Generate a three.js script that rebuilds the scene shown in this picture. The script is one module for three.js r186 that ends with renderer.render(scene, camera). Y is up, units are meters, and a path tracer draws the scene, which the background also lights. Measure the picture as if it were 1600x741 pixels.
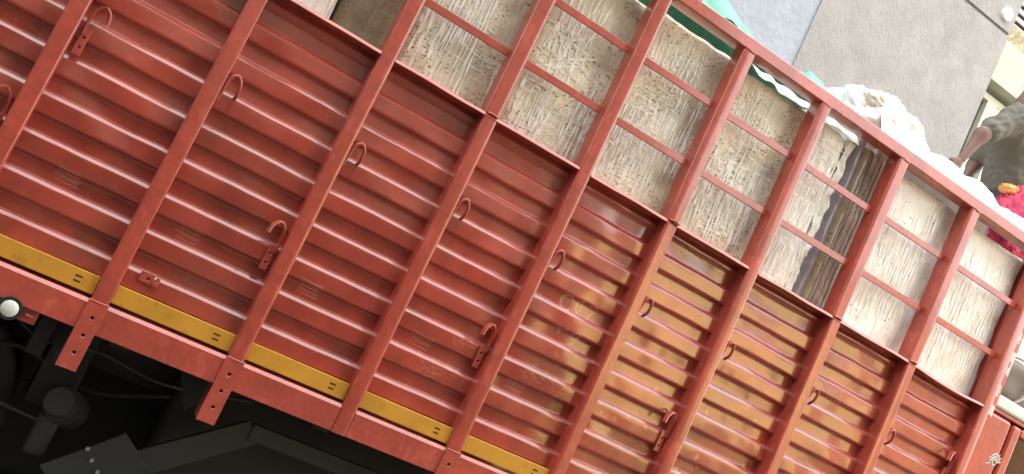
import * as THREE from 'three';
import { RoundedBoxGeometry } from 'three/addons/geometries/RoundedBoxGeometry.js';
import { mergeGeometries, mergeVertices, toCreasedNormals } from 'three/addons/utils/BufferGeometryUtils.js';
import { MarchingCubes } from 'three/addons/objects/MarchingCubes.js';
import { createNoise3D } from 'simplex-noise';

// ---------------------------------------------------------------- camera, sky, sun, exposure
const scene = new THREE.Scene();
const camera = new THREE.PerspectiveCamera(27.61, 1024 / 474, 0.05, 400);
camera.position.set(0.2876, 1.6342, 3.9347);
camera.rotation.set(THREE.MathUtils.degToRad(6.38), THREE.MathUtils.degToRad(-22.52), THREE.MathUtils.degToRad(25.464), 'YXZ');

const renderer = new THREE.WebGLRenderer({ antialias: true });
renderer.toneMapping = THREE.LinearToneMapping;
renderer.toneMappingExposure = 5;
renderer.shadowMap.enabled = true;

const sunDir = new THREE.Vector3(0.15, 0.66, -0.74).normalize();
{ // hazy bright sky
  const W = 256, H = 128, d = new Float32Array(W * H * 4), v = new THREE.Vector3();
  for (let j = 0; j < H; j++) for (let i = 0; i < W; i++) {
    const el = ((j + 0.5) / H - 0.5) * Math.PI, az = ((i + 0.5) / W - 0.5) * 2 * Math.PI;
    v.set(Math.cos(el) * Math.cos(az), Math.sin(el), Math.cos(el) * Math.sin(az));
    const h = Math.max(0, v.y), glow = Math.pow(Math.max(0, v.dot(sunDir)), 6) * 0.35;
    const t = 0.85 + 0.15 * h, k = (j * W + i) * 4;
    d[k] = 0.86 * t + glow; d[k + 1] = 0.85 * t + glow * 0.97; d[k + 2] = 0.84 * t + glow * 0.9; d[k + 3] = 1;
  }
  const sky = new THREE.DataTexture(d, W, H, THREE.RGBAFormat, THREE.FloatType);
  sky.mapping = THREE.EquirectangularReflectionMapping; sky.magFilter = THREE.LinearFilter; sky.needsUpdate = true;
  scene.background = sky; scene.environment = sky;
}
const sun = new THREE.DirectionalLight(0xfff0d8, 5);
sun.position.copy(sunDir).multiplyScalar(60); sun.castShadow = true; sun.shadow.radius = 1;
sun.shadow.mapSize.set(4096, 4096);
Object.assign(sun.shadow.camera, { left: -30, right: 30, top: 30, bottom: -30, near: 1, far: 140 });
scene.add(sun, sun.target);

// ---------------------------------------------------------------- helpers
function rng(seed) { let s = seed >>> 0; return () => { s = (s + 0x6D2B79F5) | 0; let t = Math.imul(s ^ (s >>> 15), 1 | s); t = (t + Math.imul(t ^ (t >>> 7), 61 | t)) ^ t; return ((t ^ (t >>> 14)) >>> 0) / 4294967296; }; }
const rnd = rng(11);
const noise3 = createNoise3D(rng(5));
const V = (x, y, z) => new THREE.Vector3(x, y, z);
const used = new Map();
function numbered(n) { const c = used.get(n) || 0; used.set(n, c + 1); return c ? `${n}_${String(c).padStart(3, '0')}` : n; }
function mesh(name, geo, mat, parent = scene) {
  const m = new THREE.Mesh(geo, mat); m.castShadow = m.receiveShadow = true;
  m.name = parent === scene ? numbered(name) : name; parent.add(m); return m;
}
function thing(name, label, category, group, kind) {
  const g = new THREE.Group(); g.name = numbered(name); scene.add(g); return tag(g, label, category, group, kind);
}
function tag(o, label, category, group, kind) { o.userData.label = label; o.userData.category = category; if (group) o.userData.group = group; if (kind) o.userData.kind = kind; return o; }
// a bevelled box given by its limits
function box(x0, x1, y0, y1, z0, z1, r = 0.004, s = 2) {
  const w = x1 - x0, h = y1 - y0, d = z1 - z0;
  const g = new RoundedBoxGeometry(w, h, d, s, Math.min(r, w * 0.45, h * 0.45, d * 0.45));
  g.translate((x0 + x1) / 2, (y0 + y1) / 2, (z0 + z1) / 2); return g;
}
const tube = (pts, r, seg = 24, rs = 8) => new THREE.TubeGeometry(new THREE.CatmullRomCurve3(pts), seg, r, rs, false);
const clean = (g) => { const o = g.index ? g.toNonIndexed() : g; for (const k of Object.keys(o.attributes)) if (!['position', 'normal', 'uv'].includes(k)) o.deleteAttribute(k); return o; };
const merge = (a) => mergeGeometries(a.map(clean));
// flat strip swept along points; 'side' is the direction of its width
function strip(pts, side, width, thick, seg = 22) {
  const c = new THREE.CatmullRomCurve3(pts), pos = [], idx = [];
  const s = side.clone().normalize();
  for (let i = 0; i <= seg; i++) {
    const p = c.getPoint(i / seg), t = c.getTangent(i / seg), n = new THREE.Vector3().crossVectors(t, s).normalize();
    for (const [a, b] of [[-1, -1], [1, -1], [1, 1], [-1, 1]]) pos.push(...p.clone().addScaledVector(s, a * width / 2).addScaledVector(n, b * thick / 2).toArray());
    if (i) { const o = (i - 1) * 4, q = i * 4; for (let k = 0; k < 4; k++) { const l = (k + 1) % 4; idx.push(o + k, o + l, q + k, o + l, q + l, q + k); } }
  }
  const e = seg * 4; idx.push(0, 2, 1, 0, 3, 2, e, e + 1, e + 2, e, e + 2, e + 3);
  const g = new THREE.BufferGeometry(); g.setAttribute('position', new THREE.Float32BufferAttribute(pos, 3)); g.setIndex(idx); g.computeVertexNormals();
  const u = new Float32Array(pos.length / 3 * 2); g.setAttribute('uv', new THREE.BufferAttribute(u, 2));
  return toCreasedNormals(g, 0.7);
}
// plate with holes, in the xy plane, centred at cx, from z0 with a thickness
function holedPlate(x0, x1, y0, y1, z0, t, holes, hr, bevel = 0.0015) {
  const s = new THREE.Shape([new THREE.Vector2(x0, y0), new THREE.Vector2(x1, y0), new THREE.Vector2(x1, y1), new THREE.Vector2(x0, y1)]);
  for (const [hx, hy] of holes) { const p = new THREE.Path(); p.absarc(hx, hy, hr, 0, Math.PI * 2, true); s.holes.push(p); }
  const g = new THREE.ExtrudeGeometry(s, { depth: t, bevelEnabled: true, bevelSize: bevel, bevelThickness: bevel, bevelSegments: 1, curveSegments: 10 });
  g.translate(0, 0, z0); return g;
}
// soft block: a box rounded and pushed by noise
function lump(w, h, d, { seg = 24, round = 0.06, amp = 0.012, freq = 5, seed = 0, bulge = 0.0 } = {}) {
  const g = new RoundedBoxGeometry(w, h, d, 2, round);
  const b = new THREE.BoxGeometry(w, h, d, Math.max(4, Math.round(seg * w)), Math.max(4, Math.round(seg * h)), Math.max(4, Math.round(seg * d)));
  const p = b.attributes.position, v = V(0, 0, 0), inner = V(0, 0, 0);
  const uv = b.attributes.uv, nn = b.attributes.normal;
  for (let i = 0; i < p.count; i++) {
    v.fromBufferAttribute(p, i);
    const ax = Math.abs(nn.getX(i)), ay = Math.abs(nn.getY(i));
    uv.setXY(i, ax > 0.5 ? v.z : v.x, ay > 0.5 ? v.z : v.y);
    inner.set(Math.max(-w / 2 + round, Math.min(w / 2 - round, v.x)), Math.max(-h / 2 + round, Math.min(h / 2 - round, v.y)), Math.max(-d / 2 + round, Math.min(d / 2 - round, v.z)));
    const n = v.clone().sub(inner); if (n.lengthSq() > 1e-9) n.setLength(1); else n.set(0, 0, 1);
    const dirn = n.clone(); v.copy(inner).addScaledVector(n, round);
    const k = noise3(v.x * freq + seed, v.y * freq, v.z * freq) * amp + noise3(v.x * freq * 2.7, v.y * freq * 2.7 + seed, v.z * freq * 2.7) * amp * 0.4;
    const bl = bulge * (1 - (v.x / (w / 2)) ** 2) * (1 - (v.y / (h / 2)) ** 2);
    v.addScaledVector(dirn, k + bl); p.setXYZ(i, v.x, v.y, v.z);
  }
  g.dispose();
  const uvs = b.attributes.uv.clone(); b.computeVertexNormals();
  const q = b.clone(); q.deleteAttribute('normal'); q.deleteAttribute('uv'); const mg = mergeVertices(q, 1e-4); mg.computeVertexNormals();
  // copy the smooth normals back (by position) so that uv seams do not show
  const key = (x, y, z) => `${Math.round(x * 2e3)},${Math.round(y * 2e3)},${Math.round(z * 2e3)}`, map = new Map(), mp = mg.attributes.position, mn = mg.attributes.normal;
  for (let i = 0; i < mp.count; i++) map.set(key(mp.getX(i), mp.getY(i), mp.getZ(i)), i);
  const bn = b.attributes.normal;
  for (let i = 0; i < p.count; i++) { const j = map.get(key(p.getX(i), p.getY(i), p.getZ(i))); if (j !== undefined) bn.setXYZ(i, mn.getX(j), mn.getY(j), mn.getZ(j)); }
  b.setAttribute('uv', uvs); return b;
}
function blob(rx, ry, rz, { amp = 0.15, freq = 2.2, seed = 0, detail = 24, fold = 0 } = {}) {
  const g = new THREE.SphereGeometry(1, detail * 2, detail), p = g.attributes.position, v = V(0, 0, 0);
  for (let i = 0; i < p.count; i++) {
    v.fromBufferAttribute(p, i); const n = noise3(v.x * freq + seed, v.y * freq, v.z * freq), f = 1 - Math.abs(noise3(v.x * freq * 2.1, v.y * freq * 2.1 + seed, v.z * freq * 2.1));
    const k = 1 + amp * n + fold * (f - 0.6) + 0.03 * noise3(v.x * 9, v.y * 9, v.z * 9 + seed); p.setXYZ(i, v.x * rx * k, v.y * ry * k, v.z * rz * k);
  }
  const u = g.attributes.uv.clone(); g.deleteAttribute('uv'); g.deleteAttribute('normal'); const m = mergeVertices(g, 1e-4); m.computeVertexNormals();
  m.setAttribute('uv', new THREE.Float32BufferAttribute(new Float32Array(m.attributes.position.count * 2), 2)); void u; return m;
}
function sheet(fn, nu, nv, uvScale = 1) { // fn(u, v) -> Vector3; single surface with small thickness from a second skin
  const pos = [], uv = [], idx = [];
  for (let j = 0; j <= nv; j++) for (let i = 0; i <= nu; i++) { const p = fn(i / nu, j / nv); pos.push(p.x, p.y, p.z); uv.push(p.x * uvScale, p.z * uvScale); }
  for (let j = 0; j < nv; j++) for (let i = 0; i < nu; i++) { const a = j * (nu + 1) + i, b = a + 1, c = a + nu + 1, d = c + 1; idx.push(a, b, c, b, d, c); }
  const g = new THREE.BufferGeometry(); g.setAttribute('position', new THREE.Float32BufferAttribute(pos, 3)); g.setAttribute('uv', new THREE.Float32BufferAttribute(uv, 2)); g.setIndex(idx); g.computeVertexNormals(); return g;
}

// ---------------------------------------------------------------- textures
const smooth = (t) => t * t * (3 - 2 * t);
function tileNoise(seed) { // periodic value noise on [0,1)
  const r = rng(seed), N = 256, tab = Float32Array.from({ length: N * N }, () => r());
  return (x, y, f) => { const X = x * f, Y = y * f, x0 = Math.floor(X), y0 = Math.floor(Y), a = smooth(X - x0), b = smooth(Y - y0); const g = (i, j) => tab[(((j % f) + f) % f % N) * N + (((i % f) + f) % f % N)]; return (g(x0, y0) * (1 - a) + g(x0 + 1, y0) * a) * (1 - b) + (g(x0, y0 + 1) * (1 - a) + g(x0 + 1, y0 + 1) * a) * b; };
}
function dataTex(n, fn, srgb = true, rep = 1) {
  const d = new Uint8Array(n * n * 4);
  for (let j = 0; j < n; j++) for (let i = 0; i < n; i++) { const c = fn(i / n, j / n), k = (j * n + i) * 4; for (let q = 0; q < 3; q++) d[k + q] = Math.max(0, Math.min(255, Math.round((Array.isArray(c) ? c[q] : c) * 255))); d[k + 3] = 255; }
  const t = new THREE.DataTexture(d, n, n); t.wrapS = t.wrapT = THREE.RepeatWrapping; t.magFilter = THREE.LinearFilter; t.minFilter = THREE.LinearMipmapLinearFilter; t.generateMipmaps = true; t.repeat.set(rep, rep);
  if (srgb) t.colorSpace = THREE.SRGBColorSpace; t.needsUpdate = true; return t;
}
const n1 = tileNoise(3), n2 = tileNoise(8);
const fbm = (n, x, y, f, o = 4) => { let s = 0, a = 0.5, t = 0; for (let i = 0; i < o; i++) { s += a * n(x, y, f); t += a; a *= 0.5; f *= 2; } return s / t; };

// painted side of the body: one picture in metres, x -0.8 .. 5.6, y 1.1 .. 2.7
const SX0 = -0.8, SW = 6.4, SY0 = 1.1, SH = 1.6;
function paintTexture() {
  const W = 2048, H = 512, c = document.createElement('canvas'); c.width = W; c.height = H; const g = c.getContext('2d');
  const img = g.createImageData(W, H), r = rng(77);
  for (let j = 0; j < H; j++) for (let i = 0; i < W; i++) {
    const x = i / W, y = j / H, a = fbm(n1, x, y * 0.25, 24, 5) - 0.5, b = fbm(n2, x, y * 0.25, 96, 3) - 0.5, k = (j * W + i) * 4, dust = Math.max(0, fbm(n2, x * 0.97, y * 0.25, 12, 5) - 0.52) * 1.6;
    const m = 1 + a * 0.3 + b * 0.18 + (r() - 0.5) * 0.06, rust = Math.max(0, fbm(n1, x * 0.99 + 0.3, y * 0.25, 40, 4) - 0.66) * 2.2;
    img.data[k] = 165 * m + dust * 18 - rust * 60; img.data[k + 1] = 67 * m + dust * 34 - rust * 8; img.data[k + 2] = 54 * m + dust * 28 - rust * 14; img.data[k + 3] = 255;
  }
  g.putImageData(img, 0, 0);
  const X = (x) => (x - SX0) / SW * W, Y = (y) => (1 - (y - SY0) / SH) * H, M = W / SW;
  g.lineCap = 'round'; g.lineJoin = 'round';
  const line = (pts, w, col) => { g.strokeStyle = col; g.lineWidth = w * M; g.beginPath(); pts.forEach(([x, y], i) => (i ? g.lineTo(X(x), Y(y)) : g.moveTo(X(x), Y(y)))); g.stroke(); };
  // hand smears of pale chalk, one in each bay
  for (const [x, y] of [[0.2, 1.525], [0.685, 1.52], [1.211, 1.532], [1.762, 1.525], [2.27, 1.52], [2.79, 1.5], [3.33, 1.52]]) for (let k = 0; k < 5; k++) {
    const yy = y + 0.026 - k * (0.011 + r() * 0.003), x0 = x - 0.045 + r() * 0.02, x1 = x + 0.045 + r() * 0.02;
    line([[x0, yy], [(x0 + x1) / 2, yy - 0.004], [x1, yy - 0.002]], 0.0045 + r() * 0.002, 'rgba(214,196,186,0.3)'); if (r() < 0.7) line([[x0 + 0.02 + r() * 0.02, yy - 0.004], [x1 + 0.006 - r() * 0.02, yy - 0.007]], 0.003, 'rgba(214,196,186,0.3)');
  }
  // chalk letters
  const ch = 'rgba(216,200,190,0.6)';
  const arc = (x, y, rx, ry, a0, a1) => { const p = []; for (let k = 0; k <= 14; k++) { const a = a0 + (a1 - a0) * k / 14; p.push([x + Math.cos(a) * rx, y + Math.sin(a) * ry]); } return p; };
  line(arc(2.345, 1.97, 0.034, 0.036, 0.5, 5.6), 0.007, ch); line(arc(2.345, 1.968, 0.024, 0.024, 1.9, 4.4), 0.004, ch);
  line(arc(2.415, 1.98, 0.014, 0.03, 0, 6.3), 0.006, ch); line([[2.465, 2.006], [2.5, 2.012], [2.512, 1.995], [2.488, 1.972], [2.482, 1.945]], 0.007, ch);
  line([[2.36, 1.855], [2.372, 1.822], [2.376, 1.85], [2.4, 1.858]], 0.005, ch); line(arc(2.458, 1.848, 0.018, 0.018, 0, 6.3), 0.005, ch); line([[2.476, 1.848], [2.462, 1.806], [2.445, 1.8]], 0.005, ch);
  // scuffs and scratches
  for (let k = 0; k < 130; k++) {
    const x = SX0 + 0.2 + r() * 6, y = 1.25 + r() * 1.2, L = 0.006 + r() * r() * 0.06, w = 0.0015 + r() * 0.003;
    const an = r() * 3.14; line([[x, y], [x + L * 0.5 * Math.cos(an), y - L * 0.5 * Math.sin(an)], [x + L * Math.cos(an + 0.2), y - L * Math.sin(an + 0.2)]], w, r() < 0.5 ? `rgba(196,176,164,${0.08 + r() * 0.2})` : `rgba(92,38,34,${0.12 + r() * 0.25})`);
  }
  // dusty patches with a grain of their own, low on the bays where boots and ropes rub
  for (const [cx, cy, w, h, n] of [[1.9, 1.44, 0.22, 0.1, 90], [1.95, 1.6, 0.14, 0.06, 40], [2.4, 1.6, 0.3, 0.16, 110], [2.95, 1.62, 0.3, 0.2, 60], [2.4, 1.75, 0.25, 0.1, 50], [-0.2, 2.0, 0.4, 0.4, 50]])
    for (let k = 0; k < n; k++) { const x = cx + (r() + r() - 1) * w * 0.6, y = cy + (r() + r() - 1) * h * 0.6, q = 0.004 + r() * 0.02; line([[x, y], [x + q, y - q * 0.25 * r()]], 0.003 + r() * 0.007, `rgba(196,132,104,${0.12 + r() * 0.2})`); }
  // scattered ochre spots in the lower right-of-centre bays
  for (let k = 0; k < 26; k++) { const x = 2.6 + r() * 1.2, y = 1.45 + r() * 0.5, q = 0.006 + r() * 0.012; g.fillStyle = `rgba(206,150,92,${0.25 + r() * 0.35})`; g.beginPath(); g.ellipse(X(x), Y(y), q * M, q * M * (0.6 + r() * 0.8), r() * 3, 0, 7); g.fill(); }
  // rusty drips below the hooks
  for (const hx of [0.6, 1.16, 1.68, 2.2, 2.73, 3.27, 3.87, 4.47]) for (let k = 0; k < 3; k++) { const x = hx + (r() - 0.5) * 0.02, y = 2.075 - r() * 0.01; line([[x, y], [x + (r() - 0.5) * 0.004, y - 0.02 - r() * 0.05]], 0.002 + r() * 0.002, `rgba(84,40,24,${0.2 + r() * 0.25})`); }
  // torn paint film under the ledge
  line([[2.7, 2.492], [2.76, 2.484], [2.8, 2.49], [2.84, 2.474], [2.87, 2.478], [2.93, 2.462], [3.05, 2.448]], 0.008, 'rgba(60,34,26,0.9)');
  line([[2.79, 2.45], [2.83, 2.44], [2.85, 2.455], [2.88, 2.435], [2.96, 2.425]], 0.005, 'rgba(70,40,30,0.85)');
  const t = new THREE.CanvasTexture(c); t.colorSpace = THREE.SRGBColorSpace; t.anisotropy = 8; return t;
}
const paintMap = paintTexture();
const paintRough = dataTex(512, (x, y) => { const a = fbm(n1, x, y, 6, 5), b = fbm(n2, x, y, 40, 2); const v = 0.2 + 0.22 * a + 0.1 * b; return [v, v, v]; }, false);
const paintBump = dataTex(512, (x, y) => { const v = fbm(n2, x, y, 10, 4); return [v, v, v]; }, false);
const frameMap = dataTex(512, (x, y) => { const a = fbm(n1, x, y, 8, 5) - 0.5, b = fbm(n2, x, y, 60, 3) - 0.5, m = 1 + a * 0.28 + b * 0.16, s = fbm(n2, x, y * 0.5, 24, 3) > 0.7 ? 10 : 0; return [(178 * m + s) / 255, (77 * m + s) / 255, (63 * m + s) / 255]; }, true, 1);

function wrapTexture(seed, tone, specks = 1500) { // felt-like pale stuffing seen through clear stretch film
  const N = 1024, c = document.createElement('canvas'); c.width = c.height = N; const g = c.getContext('2d'), img = g.createImageData(N, N), r = rng(seed), nn = tileNoise(seed + 1);
  for (let j = 0; j < N; j++) for (let i = 0; i < N; i++) { const x = i / N, y = j / N, k = (j * N + i) * 4, a = fbm(nn, x, y, 5, 5) - 0.5, f = nn(x * 1, y * 1, 200) - 0.5, st = fbm(nn, x, y * 0.125, 128, 2) - 0.5, m = 1 + a * 0.32 + f * 0.12 + st * 0.16 + (r() - 0.5) * 0.06; for (let q = 0; q < 3; q++) img.data[k + q] = tone[q] * m; img.data[k + 3] = 255; }
  g.putImageData(img, 0, 0); g.lineCap = 'round';
  for (let k = 0; k < specks; k++) { const x = r() * N, y = r() * N, dark = nn(x / N, y / N, 9) > 0.42; if (!dark) continue; g.fillStyle = `rgba(84,72,54,${0.2 + r() * 0.5})`; g.beginPath(); g.ellipse(x, y, 4 + r() * 9, 2.2 + r() * 3, r() * 0.9 - 0.5, 0, 7); g.fill(); }
  for (let k = 0; k < 900; k++) { const x = r() * N, y = r() * N, L = 10 + r() * 60, v = r() < 0.65; g.strokeStyle = r() < 0.75 ? `rgba(250,246,232,${0.1 + r() * 0.35})` : `rgba(96,86,70,${0.08 + r() * 0.2})`; g.lineWidth = 1 + r() * 2.6; g.beginPath(); g.moveTo(x, y); g.lineTo(x + (v ? (r() - 0.5) * 12 : L), y + (v ? L : (r() - 0.5) * 12)); g.stroke(); }
  const t = new THREE.CanvasTexture(c); t.colorSpace = THREE.SRGBColorSpace; t.wrapS = t.wrapT = THREE.RepeatWrapping; t.repeat.set(1 / 0.8, 1 / 0.8); return t;
}
const filmBump = dataTex(512, (x, y) => { const a = fbm(n1, x, y * 0.25, 32, 3), b = fbm(n2, x, y, 14, 4); const v = a * 0.5 + b * 0.5; return [v, v, v]; }, false, 1.25);

// ---------------------------------------------------------------- materials
const std = (o) => new THREE.MeshStandardMaterial(o), phys = (o) => new THREE.MeshPhysicalMaterial(o);
const M = {
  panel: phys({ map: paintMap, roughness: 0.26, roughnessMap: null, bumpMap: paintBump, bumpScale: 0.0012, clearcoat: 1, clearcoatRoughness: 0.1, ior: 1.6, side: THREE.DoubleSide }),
  frame: phys({ map: frameMap, roughness: 0.32, clearcoat: 0.9, clearcoatRoughness: 0.14, bumpMap: paintBump, bumpScale: 0.0006, ior: 1.52 }),
  yellow: phys({ map: dataTex(256, (x, y) => { const q = fbm(n2, x, y, 30, 3), m = 1 + (fbm(n1, x, y, 8, 5) - 0.5) * 0.22 - (q > 0.72 ? 0.07 : 0); return [0.80 * m, 0.575 * m, 0.2 * m]; }), roughness: 0.4, clearcoat: 0.4, clearcoatRoughness: 0.2 }),
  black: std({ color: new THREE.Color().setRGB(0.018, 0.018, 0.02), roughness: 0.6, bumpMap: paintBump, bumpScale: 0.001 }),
  steel: std({ color: new THREE.Color().setRGB(0.035, 0.036, 0.038), roughness: 0.5, bumpMap: paintBump, bumpScale: 0.001 }),
  rubber: std({ color: new THREE.Color().setRGB(0.016, 0.016, 0.017), roughness: 0.85 }),
  slot: std({ color: new THREE.Color().setRGB(0.03, 0.022, 0.015), roughness: 0.9 }),
  bolt: std({ color: new THREE.Color().setRGB(0.5, 0.5, 0.48), roughness: 0.35, metalness: 0.8 }),
  lens: phys({ color: new THREE.Color().setRGB(0.75, 0.76, 0.74), roughness: 0.15, clearcoat: 1, bumpMap: filmBump, bumpScale: 0.002 }),
  scraped: std({ map: dataTex(256, (x, y) => { const a = fbm(n1, x, y, 6, 5); return a > 0.52 ? [0.86, 0.8, 0.76] : [0.72, 0.38, 0.32]; }), roughness: 0.45, metalness: 0.15 }),
  glass: phys({ color: new THREE.Color().setRGB(0.62, 0.78, 0.76), transmission: 1, thickness: 0, roughness: 0.03, ior: 1.5 }),
  seat: std({ color: new THREE.Color().setRGB(0.06, 0.09, 0.09), roughness: 0.8 }),
  whitePaint: phys({ color: new THREE.Color().setRGB(0.78, 0.76, 0.73), roughness: 0.4, clearcoat: 0.4, clearcoatRoughness: 0.2 }),
  strand: phys({ color: new THREE.Color().setRGB(0.97, 0.96, 0.93), roughness: 0.3, clearcoat: 0.6, clearcoatRoughness: 0.15 }),
  whiteSheet: phys({ map: dataTex(256, (x, y) => { const m = 0.9 + 0.07 * fbm(n1, x, y, 6, 4); return [m, m, m * 0.985]; }, true, 3), roughness: 0.4, side: THREE.DoubleSide, clearcoat: 0.25, clearcoatRoughness: 0.3 }),
  tarp: phys({ map: dataTex(256, (x, y) => { const m = 1 + 0.18 * (fbm(n2, x, y, 8, 4) - 0.5) + 0.1 * (n1(x, y, 128) - 0.5); return [0.40 * m, 0.69 * m, 0.61 * m]; }, true, 2), roughness: 0.45, side: THREE.DoubleSide }),
  canvas: std({ map: dataTex(256, (x, y) => { const m = 1 + 0.3 * (fbm(n2, x, y, 8, 4) - 0.5); return [0.5 * m, 0.47 * m, 0.44 * m]; }, true, 1), roughness: 0.85 }),
  beige: std({ color: new THREE.Color().setRGB(0.68, 0.63, 0.54), roughness: 0.8 }),
  brownWrap: phys({ map: wrapTexture(31, [150, 132, 108]), roughness: 0.35, clearcoat: 0.8, clearcoatRoughness: 0.12, bumpMap: filmBump, bumpScale: 0.008 }),
  lilac: phys({ color: new THREE.Color().setRGB(0.22, 0.19, 0.23), roughness: 0.3, clearcoat: 0.8, bumpMap: filmBump, bumpScale: 0.01 }),
  board: std({ map: wrapTexture(35, [190, 172, 158]), roughness: 0.7, bumpMap: filmBump, bumpScale: 0.006 }),
  paleBoard: std({ color: new THREE.Color().setRGB(0.8, 0.74, 0.72), roughness: 0.6 }),
  shirt: std({ color: new THREE.Color().setRGB(0.15, 0.142, 0.122), roughness: 0.9, bumpMap: dataTex(128, (x, y) => { const v = n1(x, y, 64); return [v, v, v]; }, false), bumpScale: 0.001 }),
  skin: std({ color: new THREE.Color().setRGB(0.17, 0.09, 0.065), roughness: 0.55 }),
  hair: std({ color: new THREE.Color().setRGB(0.015, 0.012, 0.01), roughness: 0.7 }),
  trousers: std({ color: new THREE.Color().setRGB(0.05, 0.055, 0.07), roughness: 0.9 }),
  pink: phys({ color: new THREE.Color().setRGB(0.62, 0.05, 0.14), roughness: 0.6, sheen: 0.5 }),
  orange: phys({ color: new THREE.Color().setRGB(0.75, 0.36, 0.12), roughness: 0.6, sheen: 0.5 }),
  stucco: std({ map: dataTex(1024, (x, y) => { const m = 1 + (fbm(n1, x, y, 10, 5) - 0.5) * 0.16 + (n2(x, y, 240) - 0.5) * 0.12; return [0.598 * m, 0.594 * m, 0.588 * m]; }, true, 0.5), roughness: 0.95, bumpMap: dataTex(1024, (x, y) => { const v = fbm(n2, x, y * 0.5 + x * 0.5, 100, 3); return [v, v, v]; }, false, 0.5), bumpScale: 0.007 }),
  bluePaint: std({ map: dataTex(512, (x, y) => { const m = 1 + (fbm(n2, x, y, 10, 5) - 0.5) * 0.1; return [0.61 * m, 0.64 * m, 0.685 * m]; }, true, 0.5), roughness: 0.85, bumpMap: dataTex(512, (x, y) => { const v = fbm(n1, x, y, 30, 4); return [v, v, v]; }, false, 0.5), bumpScale: 0.012 }),
  greenGrey: std({ map: dataTex(256, (x, y) => { const m = 1 + (fbm(n1, x, y, 6, 4) - 0.5) * 0.08; return [0.70 * m, 0.72 * m, 0.67 * m]; }), roughness: 0.8 }),
  cream: std({ map: dataTex(256, (x, y) => { const m = 1 + (fbm(n2, x, y, 6, 4) - 0.5) * 0.07; return [0.84 * m, 0.85 * m, 0.78 * m]; }), roughness: 0.7 }),
  olive: std({ map: dataTex(256, (x, y) => { const m = 1 + (fbm(n2, x, y, 16, 4) - 0.5) * 0.6; return [0.63 * m, 0.6 * m, 0.5 * m]; }, true, 2), roughness: 0.9 }),
  darkGlass: phys({ color: new THREE.Color().setRGB(0.05, 0.085, 0.075), roughness: 0.12, clearcoat: 0.6 }),
  groove: std({ color: new THREE.Color().setRGB(0.2, 0.16, 0.13), roughness: 0.95 }),
  ochreWall: std({ map: dataTex(512, (x, y) => { const m = 1 + (fbm(n1, x, y, 8, 5) - 0.5) * 0.25; return [0.83 * m, 0.765 * m, 0.53 * m]; }, true, 0.25), roughness: 0.95 }),
  brownWall: std({ map: dataTex(256, (x, y) => { const m = 1 + (fbm(n2, x, y, 8, 4) - 0.5) * 0.3; return [0.52 * m, 0.36 * m, 0.27 * m]; }, true, 0.3), roughness: 0.95 }),
  darkWall: std({ map: dataTex(256, (x, y) => { const m = 1 + (fbm(n1, x, y, 8, 4) - 0.5) * 0.4; return [0.36 * m, 0.35 * m, 0.33 * m]; }, true, 0.3), roughness: 0.95 }),
  blockerWall: std({ color: new THREE.Color().setRGB(0.032, 0.04, 0.036), roughness: 0.8 }),
  ground: std({ map: dataTex(1024, (x, y) => { const m = 1 + (fbm(n1, x, y, 8, 5) - 0.5) * 0.5 + (n2(x, y, 250) - 0.5) * 0.25; return [0.36 * m, 0.345 * m, 0.32 * m]; }, true, 0.3), roughness: 0.95 }),
};
const baleTone = [[224, 213, 190], [249, 247, 240], [218, 208, 186]];
const baleMats = baleTone.map((t, i) => phys({ map: wrapTexture(50 + i * 7, t, i === 1 ? 140 : 1700), roughness: 0.55, clearcoat: 0.5, clearcoatRoughness: 0.25, bumpMap: filmBump, bumpScale: 0.006 }));

// ---------------------------------------------------------------- ground and buildings
const gp = new THREE.PlaneGeometry(160, 160); gp.rotateX(-Math.PI / 2); { const u = gp.attributes.uv; for (let i = 0; i < u.count; i++) u.setXY(i, u.getX(i) * 160, u.getY(i) * 160); }
const ground = mesh('ground', gp, M.ground); ground.userData = { kind: 'structure', label: 'dusty grey concrete yard beneath the truck', category: 'ground' };

function wallUV(g) { const p = g.attributes.position, n = g.attributes.normal, u = g.attributes.uv; for (let i = 0; i < p.count; i++) u.setXY(i, Math.abs(n.getX(i)) > 0.6 ? p.getZ(i) : p.getX(i), Math.abs(n.getY(i)) > 0.6 ? p.getZ(i) : p.getY(i)); return g; }
const bb = (x0, x1, y0, y1, z0, z1) => { const g = new THREE.BoxGeometry(x1 - x0, y1 - y0, z1 - z0); g.translate((x0 + x1) / 2, (y0 + y1) / 2, (z0 + z1) / 2); return wallUV(g); };

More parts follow.
